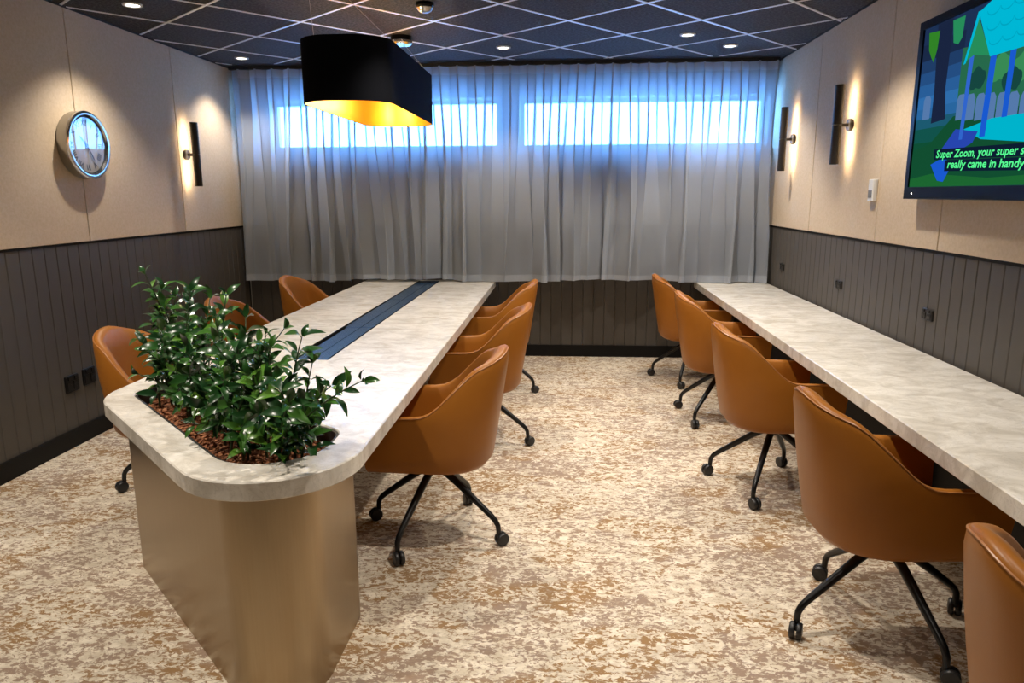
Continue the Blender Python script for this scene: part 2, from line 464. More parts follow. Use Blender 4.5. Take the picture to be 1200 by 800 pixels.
def curtain_piece(name, z0, z1, nz, m, dy=0.0):
    nx = 900; V = []; F = []
    for j in range(nz+1):
        z = z1+(z0-z1)*j/nz
        for i in range(nx+1):
            sx = CX0+(CX1-CX0)*i/nx
            x, y = fold(sx, z); x = min(max(x, CX0), CX1)
            zz = z
            if name == 'hem' and j == nz: zz += .012*math.sin(sx*3.1)+.006*math.sin(sx*9)
            V.append((x-(L+RT)/2, y+dy, zz))
    n = nx+1
    for j in range(nz):
        for i in range(nx):
            a = j*n+i; F.append((a, a+1, a+1+n, a+n))
    mb = MB(); mb.v = V; mb.f = F
    me = bpy.data.meshes.new(name); me.from_pydata(V, [], F); me.materials.append(MATS[m])
    me.polygons.foreach_set('use_smooth', [True]*len(me.polygons)); me.update()
    return link(name, me, cu)
ZT, ZB = H-.03, .782
curtain_piece('fabric', ZB+.055, ZT-.075, 44, 'curtain')
curtain_piece('heading_tape', ZT-.075, ZT, 3, 'curtain_hem')
curtain_piece('hem', ZB, ZB+.055, 3, 'curtain_hem')
tag(MB().box(CX0, D-.215, H-.032, CX1, D-.165, H-.004).build('curtain_track', 'track_black'), 'black curtain track along the ceiling above the grey curtain', 'curtain track')

# ------------------------------------------------------------------ long table with planter
TX0, TX1 = -1.953, -.666
tb = thing('meeting_table', 'long pale marble meeting table with planter end on bronze plinth', 'table', (-1.31, 4.6, 0))
outer = roundpoly([(TX0, 2.80), (-.666, 1.513), (TX1, D-.02), (TX0, D-.02)], [.30, .305, .012, .012], 16)
HX0, HX1 = -1.830, -.792
hole = roundpoly([(HX0, 1.023-HX0), (HX1, 1.023-HX1), (HX1, 1.640-HX1), (HX0, 3.15)], [.07, .20, .10, .04], 12)
strip = [(-1.425, 3.55), (-1.210, 3.55), (-1.210, 7.05), (-1.425, 7.05)]
def slab(loops, z0, z1, ch=.004):
    mb = MB(); idx = []
    def ring(loop, z): b = len(mb.v); mb.v += [(*p, z) for p in loop]; return list(range(b, b+len(loop)))
    tops, bots = [], []
    for k, lp in enumerate(loops):
        d = ch if k == 0 else -ch
        ins = offset_loop(lp, d)
        r = [ring(ins, z0), ring(lp, z0+ch), ring(lp, z1-ch), ring(ins, z1)]
        for a, b in zip(r, r[1:]):
            n = len(lp)
            for i in range(n): mb.f.append((a[i], a[(i+1) % n], b[(i+1) % n], b[i]))
        bots.append(r[0]); tops.append(r[3])
    for rs in (tops, bots):
        flat = [i for r in rs for i in r]
        for t in geometry.tessellate_polygon([[Vector(mb.v[i]) for i in r] for r in rs]):
            mb.f.append(tuple(flat[i] for i in t))
    return mb
slab([outer, hole, strip], T-.062, T).build('tabletop', 'marble', tb, False, True)
# bronze plinth under the planter (parallelogram, rounded)
PX0, PX1 = TX0+.10, TX1-.105
pl = roundpoly([(PX0, .955-PX0), (PX1, .955-PX1), (PX1, 1.75-PX1), (PX0, 3.25)], [.10, .17, .12, .06], 14)
pm = MB(); pin = offset_loop(pl, .012)
pm.loft([[(*p_, .0) for p_ in pl], [(*p_, T-.062) for p_ in pl], [(*p_, T-.062) for p_ in pin], [(*p_, .0) for p_ in pin], [(*p_, .0) for p_ in pl]], False, False)
pm.build('plinth', 'bronze', tb, 35, True)
# black planter liner
lo_ = MB(); hin = offset_loop(hole, .010)
lo_.loft([[(*p_, T-.006) for p_ in hole], [(*p_, T-.006) for p_ in hin], [(*p_, .60) for p_ in hin], [(*p_, .59) for p_ in hole], [(*p_, T-.006) for p_ in hole]], False, False)
ln = lo_.build('planter_liner', 'liner_black', tb, 35, True)
# cable channel with lids
chn = MB(); chn.box(-1.424, 3.551, T-.045, -1.211, 7.049, T-.035).box(-1.4245, 3.551, T-.035, -1.420, 7.049, T-.0045).box(-1.215, 3.551, T-.035, -1.2105, 7.049, T-.0045)
chn.build('cable_channel', 'channel_black', tb, False, True)
for a, b, x0 in ((3.556, 4.500, -1.388), (4.510, 5.740, -1.408), (5.75, 7.04, -1.413)):
    ld_ = MB().box(x0, a, T-.016, -1.306, b, T-.006); o_ = ld_.build('channel_lid', 'channel_lid', tb, False, True)
    MB().box(-1.302, a, T-.016, -1.226, b, T-.006).build('channel_lid', 'channel_lid', tb, False, True)
MB().box(-1.40, 3.3, 0, -1.22, 6.7, T-.062).build('spine_panel', 'channel_black', tb, False, True)
# bark mulch
V = []; F = []
def in_poly(x, y, P):
    c = False
    for i in range(len(P)):
        (x1, y1), (x2, y2) = P[i-1], P[i]
        if (y1 > y) != (y2 > y) and x < (x2-x1)*(y-y1)/(y2-y1)+x1: c = not c
    return c
hin2 = offset_loop(hole, .02)
mb = MB(); soil = offset_loop(hole, .011)
mb.prism(soil, .64, .690)
n = 0
while n < 1500:
    x = random.uniform(HX0, HX1); y = random.uniform(1.8, 3.5)
    if not in_poly(x, y, hin2): continue
    n += 1
    l_, w_, h_ = random.uniform(.012, .032), random.uniform(.006, .014), random.uniform(.003, .007)
    R = Matrix.Rotation(random.uniform(0, 2*PI), 3, 'Z') @ Matrix.Rotation(random.gauss(0, .35), 3, 'X') @ Matrix.Rotation(random.gauss(0, .35), 3, 'Y')
    c = Vector((x, y, .692+random.uniform(0, .018))); b = len(mb.v)
    for sx, sy, sz in ((-1,-1,-1),(1,-.7,-1),(.8,1,-1),(-1,.8,-1),(-.9,-.8,1),(.8,-.9,1),(.9,.6,1),(-.7,.9,1)):
        mb.v.append(tuple(c + R @ Vector((sx*l_/2, sy*w_/2, sz*h_/2))))
    mb.f += [tuple(b+i for i in q_) for q_ in ((0,3,2,1),(4,5,6,7),(0,1,5,4),(1,2,6,5),(2,3,7,6),(3,0,4,7))]
mu = mb.build('bark_mulch', 'bark'); mu['kind'] = 'stuff'; tag(mu, 'reddish brown bark mulch filling the planter in the table', 'mulch')

# ------------------------------------------------------------------ plants
def leaf_mesh(ln_, wd, curl, fold_):
    V = []; F = []; n = 6
    prof = [.10, .66, .96, 1.0, .84, .52, 0.03]
    for i in range(n+1):
        t = i/n; x = ln_*t; z = -curl*ln_*t*t + .10*ln_*math.sin(PI*t)
        w_ = wd/2*prof[i]
        V += [(x, -w_, z+fold_*w_), (x, 0, z), (x, w_, z+fold_*w_)]
    for i in range(n):
        a = i*3
        F += [(a, a+3, a+4, a+1), (a+1, a+4, a+5, a+2)]
    m_ = MB(); m_.v = V; m_.f = F
    me = m_.mesh('leaf', 'leaf_green', True); me.polygons.foreach_set('use_smooth', [True]*len(me.polygons)); return me
LEAVES = [leaf_mesh(.070, .029, .18, .35), leaf_mesh(.060, .026, .05, .45), leaf_mesh(.078, .031, .32, .30), leaf_mesh(.050, .024, .12, .4)]
def plant(label, base, tips):
    t = thing('leafy_plant', label, 'plant', base, 0, 'plants in the table planter')
    B = Vector(base)
    for k, tip in enumerate(tips):
        P2 = Vector(tip)
        root = B + Vector((random.uniform(-.10, .10), random.uniform(-.10, .10), 0))
        s = min(max(root.x+root.y, 1.10), 1.30 if root.x < -1.5 else 1.45); d = (s-(root.x+root.y))/2; root.x += d; root.y += d
        root.x = min(max(root.x, HX0+.06), HX1-.05)
        mid_ = root.lerp(P2, .45) + Vector((0, 0, .10*(P2-root).length)); mid_.x = root.x*.7+mid_.x*.3; mid_.y = root.y*.7+mid_.y*.3
        pts = []
        for i in range(11):
            u = i/10; pts.append(root*(1-u)**2 + mid_*2*u*(1-u) + P2*u*u)
        loc = [p_-B for p_ in pts]
        st = MB().tube(loc, [.0052-.0034*i/10 for i in range(11)], 6).build('stem', 'stem_green', t, True)
        length = sum((pts[i+1]-pts[i]).length for i in range(10))
        nl = int(length/.0185)+3; az = random.uniform(0, 2*PI)
        for i in range(nl):
            u = .16+.84*(i+.5)/nl
            if i >= nl-3: u = 1.0
            a = root*(1-u)**2 + mid_*2*u*(1-u) + P2*u*u
            tg = ((mid_-root)*2*(1-u) + (P2-mid_)*2*u).normalized()
            az += 2.4+random.uniform(-.4, .4)
            s1 = tg.cross(Vector((.3, .9, .1))).normalized(); s2 = tg.cross(s1)
            outv = s1*math.cos(az)+s2*math.sin(az)
            up = random.uniform(.35, .8) if i < nl-3 else random.uniform(.8, 1.6)
            dr = (outv + tg*up).normalized()
            side = dr.cross(tg)
            if side.length < .05: side = dr.cross(Vector((1, 0, 0)))
            side.normalize(); nz = side.cross(dr).normalized()
            if nz.z < 0 and random.random() < .85: nz = -nz; side = -side
            Mx = Matrix((dr, -side if nz.dot(dr.cross(side)) < 0 else side, nz)).transposed()
            if Mx.determinant() < 0: Mx = Matrix((dr, -Vector(Mx.col[1]), nz)).transposed()
            sc_ = random.uniform(.8, 1.2)*(1 if u < .99 else .85)
            o = link('leaf', random.choice(LEAVES), st)
            o.matrix_local = Matrix.Translation(a-B+outv*.004) @ Mx.to_4x4() @ Matrix.Scale(sc_, 4)
    return t
plant('tallest leafy green plant at the far left corner of the planter', (-1.66, 2.95, .690),
      [(-1.702, 2.822, 1.285), (-1.667, 2.967, 1.171), (-1.577, 2.677, 1.077), (-1.93, 3.10, .96), (-1.79, 2.84, .86), (-1.80, 3.20, 1.04), (-1.62, 2.80, 1.15), (-1.70, 2.76, .98), (-1.75, 2.98, 1.10), (-1.66, 2.86, 1.22)])
plant('bushy green plant second from the left in the planter', (-1.48, 2.74, .690),
      [(-1.40, 2.60, 1.245), (-1.476, 2.896, 1.175), (-1.381, 2.481, 1.053), (-1.532, 2.982, 1.031), (-1.564, 2.59, .852), (-1.291, 2.341, .987), (-1.45, 2.75, 1.02), (-1.50, 2.62, .93), (-1.36, 2.50, 1.15), (-1.47, 2.72, 1.20), (-1.40, 2.46, .90)])
plant('leafy green plant in the middle of the planter', (-1.22, 2.50, .690),
      [(-1.177, 2.427, 1.255), (-1.228, 2.678, 1.134), (-1.147, 2.247, 1.123), (-1.093, 2.293, 1.125), (-1.111, 2.511, 1.068), (-1.099, 2.199, 1.011), (-1.152, 2.172, .929), (-1.249, 2.269, .832), (-1.20, 2.45, 1.0), (-1.30, 2.55, 1.08), (-1.28, 2.36, .93), (-1.19, 2.36, 1.19)])
plant('leafy green plant second from the right in the planter', (-1.05, 2.34, .690),
      [(-.943, 2.343, 1.155), (-1.018, 2.368, 1.129), (-1.05, 2.40, 1.0), (-1.024, 2.224, 1.02), (-.90, 2.02, .95), (-1.0, 2.10, .89), (-.93, 2.15, 1.02), (-.97, 2.28, 1.10)])
plant('sparse green plant at the right with a branch leaning over the tabletop', (-.90, 2.22, .690),
      [(-.811, 2.151, 1.165), (-.85, 2.03, 1.06), (-.801, 2.201, 1.071), (-.597, 2.047, 1.055), (-.715, 2.115, 1.02), (-.80, 1.98, 1.0), (-.793, 2.073, .97)])

# ------------------------------------------------------------------ wall desk
dk = thing('wall_desk', 'long pale marble desk fixed along the right wall', 'desk', (1.59, 4.0, 0))
dpoly = [(1.261, -.6), (RT-.017, -.6), (RT-.017, D-.02), (1.261, D-.02)]
slab([dpoly], T-.064, T).build('desktop', 'marble', dk, False, True)
MB().box(1.66, -.55, .12, 1.68, D-.03, T-.064).build('underdesk_shade_panel', 'channel_black', dk, False, True)  # added black panel standing in for the deep shade under the desk
for y in (.3, 3.2, 6.6):
    b_ = MB().box(1.36, y-.02, T-.10, 1.66, y+.02, T-.064).box(1.62, y-.02, .25, 1.66, y+.02, T-.10)
    b_.build('bracket', 'channel_black', dk, False, True)

# ------------------------------------------------------------------ chairs (local: front faces +x)
def sstep(a, b, x):
    t = min(max((x-a)/(b-a), 0), 1); return t*t*(3-2*t)
NA, NR = 8, 20
def half_path():
    pts = []
    for i in range(NA): pts.append((.275-.315*i/NA, .287-.012*(1-i/NA)))
    for i in range(NR+1):
        a = PI/2*i/NR; e = 2/2.5
        pts.append((-.04-.315*abs(math.sin(a))**e, .287*abs(math.cos(a))**e))
    return pts
HP = half_path()
PATH = HP + [(x, -y) for x, y in reversed(HP[:-1])]
cum = [0]
for i in range(1, len(PATH)): cum.append(cum[-1]+math.dist(PATH[i], PATH[i-1]))
NRM = []
for i in range(len(PATH)):
    a, b = PATH[max(i-1, 0)], PATH[min(i+1, len(PATH)-1)]
    dx, dy = b[0]-a[0], b[1]-a[1]; l_ = math.hypot(dx, dy); NRM.append((-dy/l_*1, dx/l_*1))
# inward = towards (0,0)
NRM = [n_ if (n_[0]*(-.02-p_[0])+n_[1]*(-p_[1])) > 0 else (-n_[0], -n_[1]) for n_, p_ in zip(NRM, PATH)]
def rim(i):
    d = min(cum[i], cum[-1]-cum[i])/(cum[-1]/2)
    K = [(0, .655), (.30, .660), (.36, .667), (.42, .692), (.60, .832), (.645, .858), (.69, .872), (.78, .893), (.88, .914), (.95, .924), (1, .926)]
    for (a, za), (b, zb) in zip(K, K[1:]):
        if d <= b+1e-9: z = za+(zb-za)*(d-a)/(b-a); break
    else: z = K[-1][1]
    return z
ZBT = .37
def plan(i, z, inset):
    x, y = PATH[i]; n_ = NRM[i]
    k = min(max((z-ZBT)/(.93-ZBT), 0), 1)
    ys = .85+.15*min(1, (z-ZBT)/.28)**.6 if z > ZBT else .85
    top = max(0, (z-.66)/.27)
    ys -= .17*top**1.3
    xs = (.76+.26*k**.9) if x < 0 else (.94+.06*min(1, k*2))
    return (x*xs+n_[0]*inset, y*ys+n_[1]*inset, z)
def chair_shell():
    n = len(PATH); rings = []
    zs = []
    for i in range(n):
        r_ = rim(i); col = []; k_ = 1+.75*sstep(.45, .9, min(cum[i], cum[-1]-cum[i])/(cum[-1]/2))
        col.append(plan(i, ZBT, .085)); col.append(plan(i, ZBT+.004, .045)); col.append(plan(i, ZBT+.018, .016)); col.append(plan(i, ZBT+.045, 0))
        q_ = (k_-1)/.75
        for t in (.2, .4, .6, .8): col.append(plan(i, ZBT+.045+(r_-ZBT-.057)*t, 0))
        col.append(plan(i, r_-.018-.034*q_, .0)); col.append(plan(i, r_-.007-.013*q_, .001+.004*q_)); col.append(plan(i, r_-.001-.004*q_, .006+.007*q_)); col.append(plan(i, r_, .016+.010*q_)); col.append(plan(i, r_-.002*k_, .028+.014*q_)); col.append(plan(i, r_-.010*k_, .036*k_))
        for t in (.8, .55, .3, .0): col.append(plan(i, .425+(r_-.435-.01*(k_-1))*t, .040*k_+.012*(1-t)))
        rings.append(col)
    mb = MB(); m_ = len(rings[0])
    for c in rings: mb.v += c
    for i in range(n-1):
        for j in range(m_-1):
            a = i*m_+j; mb.f.append((a, a+1, a+1+m_, a+m_))
    # arm front caps
    for base in (0, (n-1)*m_):
        mb.f.append(tuple(base+j for j in range(m_)))
    mb.f.append(tuple(i*m_ for i in range(n)))
    return mb
def chair_cushion():
    loop = [plan(i, .46, .052)[:2] for i in range(len(PATH))]
    loop = [(x, y) for x, y in loop]
    loop[0] = (.292, loop[0][1]-.03); loop[-1] = (.292, loop[-1][1]+.03)
    mb = MB(); i1, i2 = offset_loop(loop, .012), offset_loop(loop, .04)
    mb.loft([[(*p_, ZBT+.03) for p_ in i1], [(*p_, ZBT+.045) for p_ in loop], [(*p_, .455) for p_ in loop], [(*p_, .472) for p_ in i1], [(*p_, .482) for p_ in i2]])
    return mb
def make_chair():
    t = thing('conference_chair', 'x', 'chair')
    chair_shell().build('shell', 'tan_leather', t, 60)
    chair_cushion().build('seat_cushion', 'tan_leather', t, 50)
    pip = []
    for i in range(len(PATH)):
        q_ = sstep(.45, .9, min(cum[i], cum[-1]-cum[i])/(cum[-1]/2)); pip.append(plan(i, rim(i)-.004-.008*q_, .001+.006*q_))
    pp = [Vector(p_) for p_ in pip]
    MB().tube(pp, .0030, 6).build('piping', 'leather_piping', t, True)
    MB().lathe([(.085, ZBT), (.085, ZBT-.010), (.03, ZBT-.014), (.034, .350), (.044, .346), (.044, .318), (.03, .305)], 24).build('hub', 'black_steel', t, 40)
    for k in range(4):
        a = PI/4+k*PI/2
        c, s = math.cos(a), math.sin(a)
        prof = [(.015, .340), (.10, .288), (.20, .213), (.292, .143), (.318, .120), (.331, .098), (.334, .075), (.334, .055)]
        lg = MB().tube([(c*r_, s*r_, z) for r_, z in prof], [.019, .018, .016, .014, .013, .0125, .012, .011], 10).build('leg', 'black_steel', t, 50)
        cm = MB(); px, py = -s, c
        off = Vector((c*.334, s*.334, 0)); dirv = Vector((math.cos(a+.9), math.sin(a+.9), 0)); ax = Vector((-dirv.y, dirv.x, 0))
        ctr = off + dirv*.016 + Vector((0, 0, .031))
        for sg in (-1, 1):
            rings = []
            for r_, h_ in ((.012, .004), (.029, .004), (.031, .007), (.031, .017), (.027, .022), (.010, .024)):
                rings.append([ctr + ax*(sg*h_) + (dirv*math.cos(2*PI*q_/18)+Vector((0, 0, 1))*math.sin(2*PI*q_/18))*r_ for q_ in range(18)])
            cm.loft(rings)
        cm.tube([off+Vector((0, 0, .075)), off+Vector((0, 0, .045)), ctr+Vector((0, 0, .012)), ctr], [.010, .011, .010, .006], 8)
        cm.build('caster', 'caster_black', lg, 40)
    return t
proto = make_chair()
def base_turn(t, ang):
    for ch in t.children:
        if ch.name.startswith('leg'): ch.rotation_euler = (0, 0, ang)
CH = [  # x, y, facing, base turn, label, group
 (1.19, 2.54, .04, -.53, 'tan leather chair at the wall desk, second from the camera', 'd'),
 (1.15, 3.86, .05, .28, 'tan leather chair in the middle of the row of five along the wall desk', 'd'),
 (1.14, 5.12, -.05, .05, 'tan leather chair at the wall desk, second from the curtain', 'd'),
 (1.11, 6.22, -.02, .38, 'tan leather chair at the wall desk, nearest the curtain', 'd'),
 (1.19, 1.36, -.12, .15, 'tan leather chair in the bottom right corner, cut off by the frame', 'd'),
 (-.60, 3.20, PI-.02, .42, 'tan leather chair nearest the camera on the aisle side of the marble table', 't'),
 (-.55, 4.50, PI+.02, .61, 'tan leather chair in the middle on the aisle side of the marble table', 't'),
 (-.56, 5.78, PI+.02, .54, 'tan leather chair nearest the curtain on the aisle side of the marble table', 't'),
 (-2.07, 3.58, .03, -.785, 'tan leather chair behind the plant, nearest the two black wall sockets', 'l'),
 (-2.05, 4.70, -.03, .3, 'tan leather chair mostly hidden by the plant, on the left wall side', 'l'),
 (-2.05, 5.98, -.10, .1, 'tan leather chair by the curtain in the left corner of the room', 'l')]
GR = {'d': 'tan chairs along the wall desk', 't': 'tan chairs on the aisle side of the table', 'l': 'tan chairs on the left wall side of the table'}
for k, (x, y, rz, bt, lab, gk) in enumerate(CH):
    o = proto if k == 0 else copy_tree(proto)
    o.location = (x, y, 0); o.rotation_euler = (0, 0, rz); tag(o, lab, 'chair', GR[gk]); base_turn(o, bt-rz)

# ------------------------------------------------------------------ pendant lamp
PXC, PYC, PZ0, PZ1 = -1.308, 5.15, 2.135, 2.497
pn = thing('pendant_lamp', 'black oblong pendant lamp with gold lining hanging over the marble table', 'pendant lamp', (PXC, PYC, PZ0))
po = rrect(-.277, -.85, .277, .85, .22, 12); pi_ = offset_loop(po, .005); pi2 = offset_loop(po, .007)
sh = MB(); hh = PZ1-PZ0
sh.loft([[(*p_, 0) for p_ in pi_], [(*p_, 0) for p_ in po], [(*p_, hh) for p_ in po], [(*p_, hh) for p_ in pi_], [(*p_, 0) for p_ in pi_]], False, False)
sh.build('shade', 'shade_black', pn, 35)
MB().loft([[(*p_, .002) for p_ in pi2], [(*p_, hh-.002) for p_ in pi2]], False, False).build('lining', 'shade_gold', pn, 35)
MB().tube([(0, -.84, hh-.05), (0, .84, hh-.05)], .008, 8).build('frame_bar', 'black_steel', pn, True)
for y in (-.5, 0, .5):
    MB().tube([(-.27, y, hh-.05), (.27, y, hh-.05)], .005, 6).build('cross_bar', 'black_steel', pn, True)
    MB().lathe([(.018, hh-.05), (.02, hh-.10), (.012, hh-.105)], 14, c=(0, y, 0)).build('lamp_holder', 'black_steel', pn, 40)
    bb = MB().lathe([(.012, hh-.105), (.026, hh-.14), (.032, hh-.165), (.026, hh-.19), (.004, hh-.20)], 18, c=(0, y, 0)).build('bulb', 'bulb_glow', pn, True)
    ld = bpy.data.lights.new('pendant_bulb_lamp', 'POINT'); ld.energy = 6; ld.color = (1, .76, .42); ld.shadow_soft_size = .03
    lo = bpy.data.objects.new('pendant_bulb_lamp', ld); C.objects.link(lo); lo.parent = pn; lo.location = (0, y, hh-.235)
zc = H-PZ0
MB().lathe([(.002, zc-.062), (.072, zc-.062), (.084, zc-.05), (.084, zc-.034)], 28, c=(.06, .60, 0)).build('canopy_base', 'chrome', pn, 40)
MB().lathe([(.080, zc-.034), (.080, zc-.0), (.002, zc)], 28, c=(.06, .60, 0)).build('canopy', 'tv_black', pn, 40)
for a, b in (((-.20, -.70, zc), (-.26, -.45, hh)), ((-.02, -.66, zc), (.26, -.45, hh)), ((.08, .60, zc-.055), (.26, .66, hh)), ((.04, .60, zc-.055), (-.26, .66, hh)), ((.06, .60, zc-.055), (0, .5, hh-.05))):
    MB().tube([a, b], .0014, 5).build('suspension_wire', 'wire_steel', pn)

# ------------------------------------------------------------------ smoke detector
sd = thing('smoke_detector', 'small dark smoke detector with metal rim on the ceiling tiles', 'smoke detector', (-.885, 4.80, H))
MB().lathe([(.058, 0), (.058, -.018), (.050, -.026), (.002, -.027)], 26).build('body', 'tv_black', sd, 40)
MB().lathe([(.050, -.026), (.052, -.030), (.040, -.048), (.026, -.056), (.002, -.057)], 26, cap0=False).build('sensor_head', 'brushed_steel', sd, 40)

# ------------------------------------------------------------------ sconces (local: wall behind at x=0, room towards +x)
def make_sconce(dist):
    t = thing('wall_sconce', 'x', 'wall lamp')
    hl, r = .258, .031
    MB().lathe([(.002, 0), (.040, 0), (.042, .004), (.042, .022), (.038, .026), (.002, .026)], 28, 'x').build('wall_mount', 'sconce_bronze', t, 40)
    MB().tube([(.02, 0, 0), (dist-.02, 0, 0)], .012, 12).build('arm', 'sconce_bronze', t, True)
    # tube open towards the wall: C-shaped profile with LED strip inside the slot
    for sg in (-1, 1):
        prof = []
        for k in range(25):
            a = math.radians(-140+280*k/24); prof.append((dist+r*math.cos(a), r*math.sin(a)))
        for k in range(25):
            a = math.radians(140-280*k/24); prof.append((dist+(r-.005)*math.cos(a), (r-.005)*math.sin(a)))
        z0, z1 = (.0015, hl) if sg > 0 else (-hl, -.0015)
        MB().prism(prof, z0, z1).build('tube_half', 'sconce_bronze', t, 40)
        MB().box(dist-.012, -.015, z0+.02*(sg < 0)+.02*(sg > 0), dist-.008, .015, z1-.02).build('led_strip', 'led_strip', t)
        MB().lathe([(.002, 0), (r-.0055, 0), (r-.0055, .004), (.002, .004)], 20, c=(dist, 0, (z1-.006) if sg > 0 else z0+.002)).build('end_cap', 'sconce_bronze', t, 40)
    return t
SD = .095
s0 = make_sconce(SD)
SC_ = [(L+.008, 6.00, 1.93, 0, 'dark cylinder wall lamp on the left wall beyond the clock'),
       (RT-.008, 6.42, 2.037, PI, 'dark cylinder wall lamp on the right wall, nearer the curtain'),
       (RT-.008, 5.19, 2.043, PI, 'dark cylinder wall lamp on the right wall, nearer the television')]
for k, (x, y, z, rz, lab) in enumerate(SC_):
    o = s0 if k == 0 else copy_tree(s0)
    o.location = (x, y, z); o.rotation_euler = (0, 0, rz); tag(o, lab, 'wall lamp', 'cylinder wall lamps')

# ------------------------------------------------------------------ clock (local x = out of wall, y = to the right, z up)
CD = .085
ck = thing('wall_clock', 'round chrome wall clock with Roman numerals on the left wall', 'clock', (L+.008, 4.640, 1.920))
R0 = .212
MB().lathe([(.19, 0), (R0-.004, .002), (R0, .01), (R0, CD-.020)], 64, 'x', cap1=False).build('case', 'brushed_steel', ck, 50)
MB().lathe([(R0, CD-.020), (R0+.004, CD-.016), (R0+.002, CD-.006), (R0-.010, CD), (R0-.022, CD-.003), (R0-.028, CD-.018), (R0-.030, CD-.03)], 64, 'x', cap0=False, cap1=False).build('rim', 'chrome', ck, 50)
MB().lathe([(R0-.031, CD-.022), (R0-.029, CD-.016), (R0-.036, CD-.014), (R0-.038, CD-.022)], 64, 'x', cap0=False, cap1=False).build('bezel_ring', 'ink', ck, 50)
fc = MB().lathe([(R0-.03, CD-.034), (R0-.03, CD-.030), (.001, CD-.030)], 64, 'x').build('dial', 'clock_face', ck)
ROM = ['XII', 'I', 'II', 'III', 'IIII', 'V', 'VI', 'VII', 'VIII', 'IX', 'X', 'XI']
Bx = Matrix(((0, 0, 1), (1, 0, 0), (0, 1, 0)))            # text x -> +y, y -> +z, normal -> +x
for k, s in enumerate(ROM):
    a = math.radians(90-30*k)
    o = link('numeral', text_mesh(s, .050, 'ink', 'numeral', 0, .0012), fc)
    rot = Bx @ Matrix.Rotation(a-PI/2, 3, 'Z')
    o.matrix_local = Matrix.Translation((CD-.0290, .138*math.cos(a), .138*math.sin(a))) @ rot.to_4x4()
def hand(name, ang, ln_, wd, x):
    a = math.radians(90-ang); d = Vector((0, math.cos(a), math.sin(a))); n_ = Vector((0, -math.sin(a), math.cos(a)))
    P = [-d*.03-n_*wd*.4, -d*.03+n_*wd*.4, d*ln_*.7+n_*wd, d*ln_, d*ln_*.7-n_*wd]
    MB().loft([[tuple(p_+Vector((x, 0, 0))) for p_ in P], [tuple(p_+Vector((x+.002, 0, 0))) for p_ in P]]).build(name, 'ink', ck)
hand('hour_hand', 312, .085, .006, CD-.0275); hand('minute_hand', 146, .125, .0045, CD-.0245)
MB().lathe([(.010, CD-.028), (.010, CD-.021), (.001, CD-.0205)], 18, 'x').build('hand_boss', 'ink', ck, 40)
MB().lathe([(R0-.034, CD-.0165), (.001, CD-.016)], 64, 'x', cap0=False).build('glass', 'clock_glass', ck)
MB().tube([(CD-.03, R0-.004, 0), (CD-.03, R0+.022, 0)], [.012, .014], 14).build('crown', 'chrome', ck, 40)

# ------------------------------------------------------------------ wall switch box, power sockets
sw = thing('sensor_box', 'small white sensor box on the right wall left of the television', 'sensor', (RT-.008, 4.715, 1.612))
MB().prism([(-p_[1], p_[0]) for p_ in rrect(-.038, 0, .038, .030, .008, 4)], -.066, .066, .003).build('housing', 'white_plastic', sw, 40)
MB().box(-.0325, -.026, -.045, -.0299, .026, .0).build('lens_window', 'grey_plastic', sw)
def make_socket(m, wd, hg):
    t = thing('power_socket', 'x', 'power socket')
    poly = rrect(-wd/2, -hg/2, wd/2, hg/2, .008, 4); ins = offset_loop(poly, .004)
    MB().loft([[(0, *p_) for p_ in poly], [(.007, *p_) for p_ in poly], [(.011, *p_) for p_ in ins]]).build('plate', m, t, 40)
    for sg in (-1, 1):
        c = sg*wd*.24
        s_o = MB().cbox((.0125, c, -hg*.10), (.003, wd*.36, hg*.52)).build('outlet', m, t)
        for ya, za, an in ((-.010, .006, .5), (.010, .006, -.5), (0, -.012, 0)):
            q_ = MB(); d = Vector((0, math.sin(an), math.cos(an)))*.005; cc = Vector((.0142, c+ya, -hg*.10+za))
            q_.tube([cc-d, cc+d], .0016, 6).build('slot', 'ink', s_o)
        MB().cbox((.0135, c, hg*.34), (.006, wd*.16, hg*.18)).build('rocker_switch', m, t)
    return t
p0 = make_socket('outlet_black', .125, .112)
p1 = make_socket('outlet_grey', .115, .060)
PS = [(p0, (L, 4.300, .411), 0, 'black double power socket low on the left wall, nearer the camera', 'black sockets on the left wall'),
      (p0, (L, 4.473, .419), 0, 'black double power socket low on the left wall, nearer the curtain', 'black sockets on the left wall'),
      (p1, (RT, 6.53, .958), PI, 'small grey power socket above the wall desk, nearest the curtain', 'grey sockets above the wall desk'),
      (p1, (RT, 5.187, .966), PI, 'small grey power socket above the wall desk, middle of the three', 'grey sockets above the wall desk'),
      (p1, (RT, 3.919, .963), PI, 'small grey power socket above the wall desk, below the television', 'grey sockets above the wall desk')]
seen = set()
for pr, loc, rz, lab, grp in PS:
    o = pr if id(pr) not in seen else copy_tree(pr)
    seen.add(id(pr)); o.location = loc; o.rotation_euler = (0, 0, rz); tag(o, lab, 'power socket', grp)

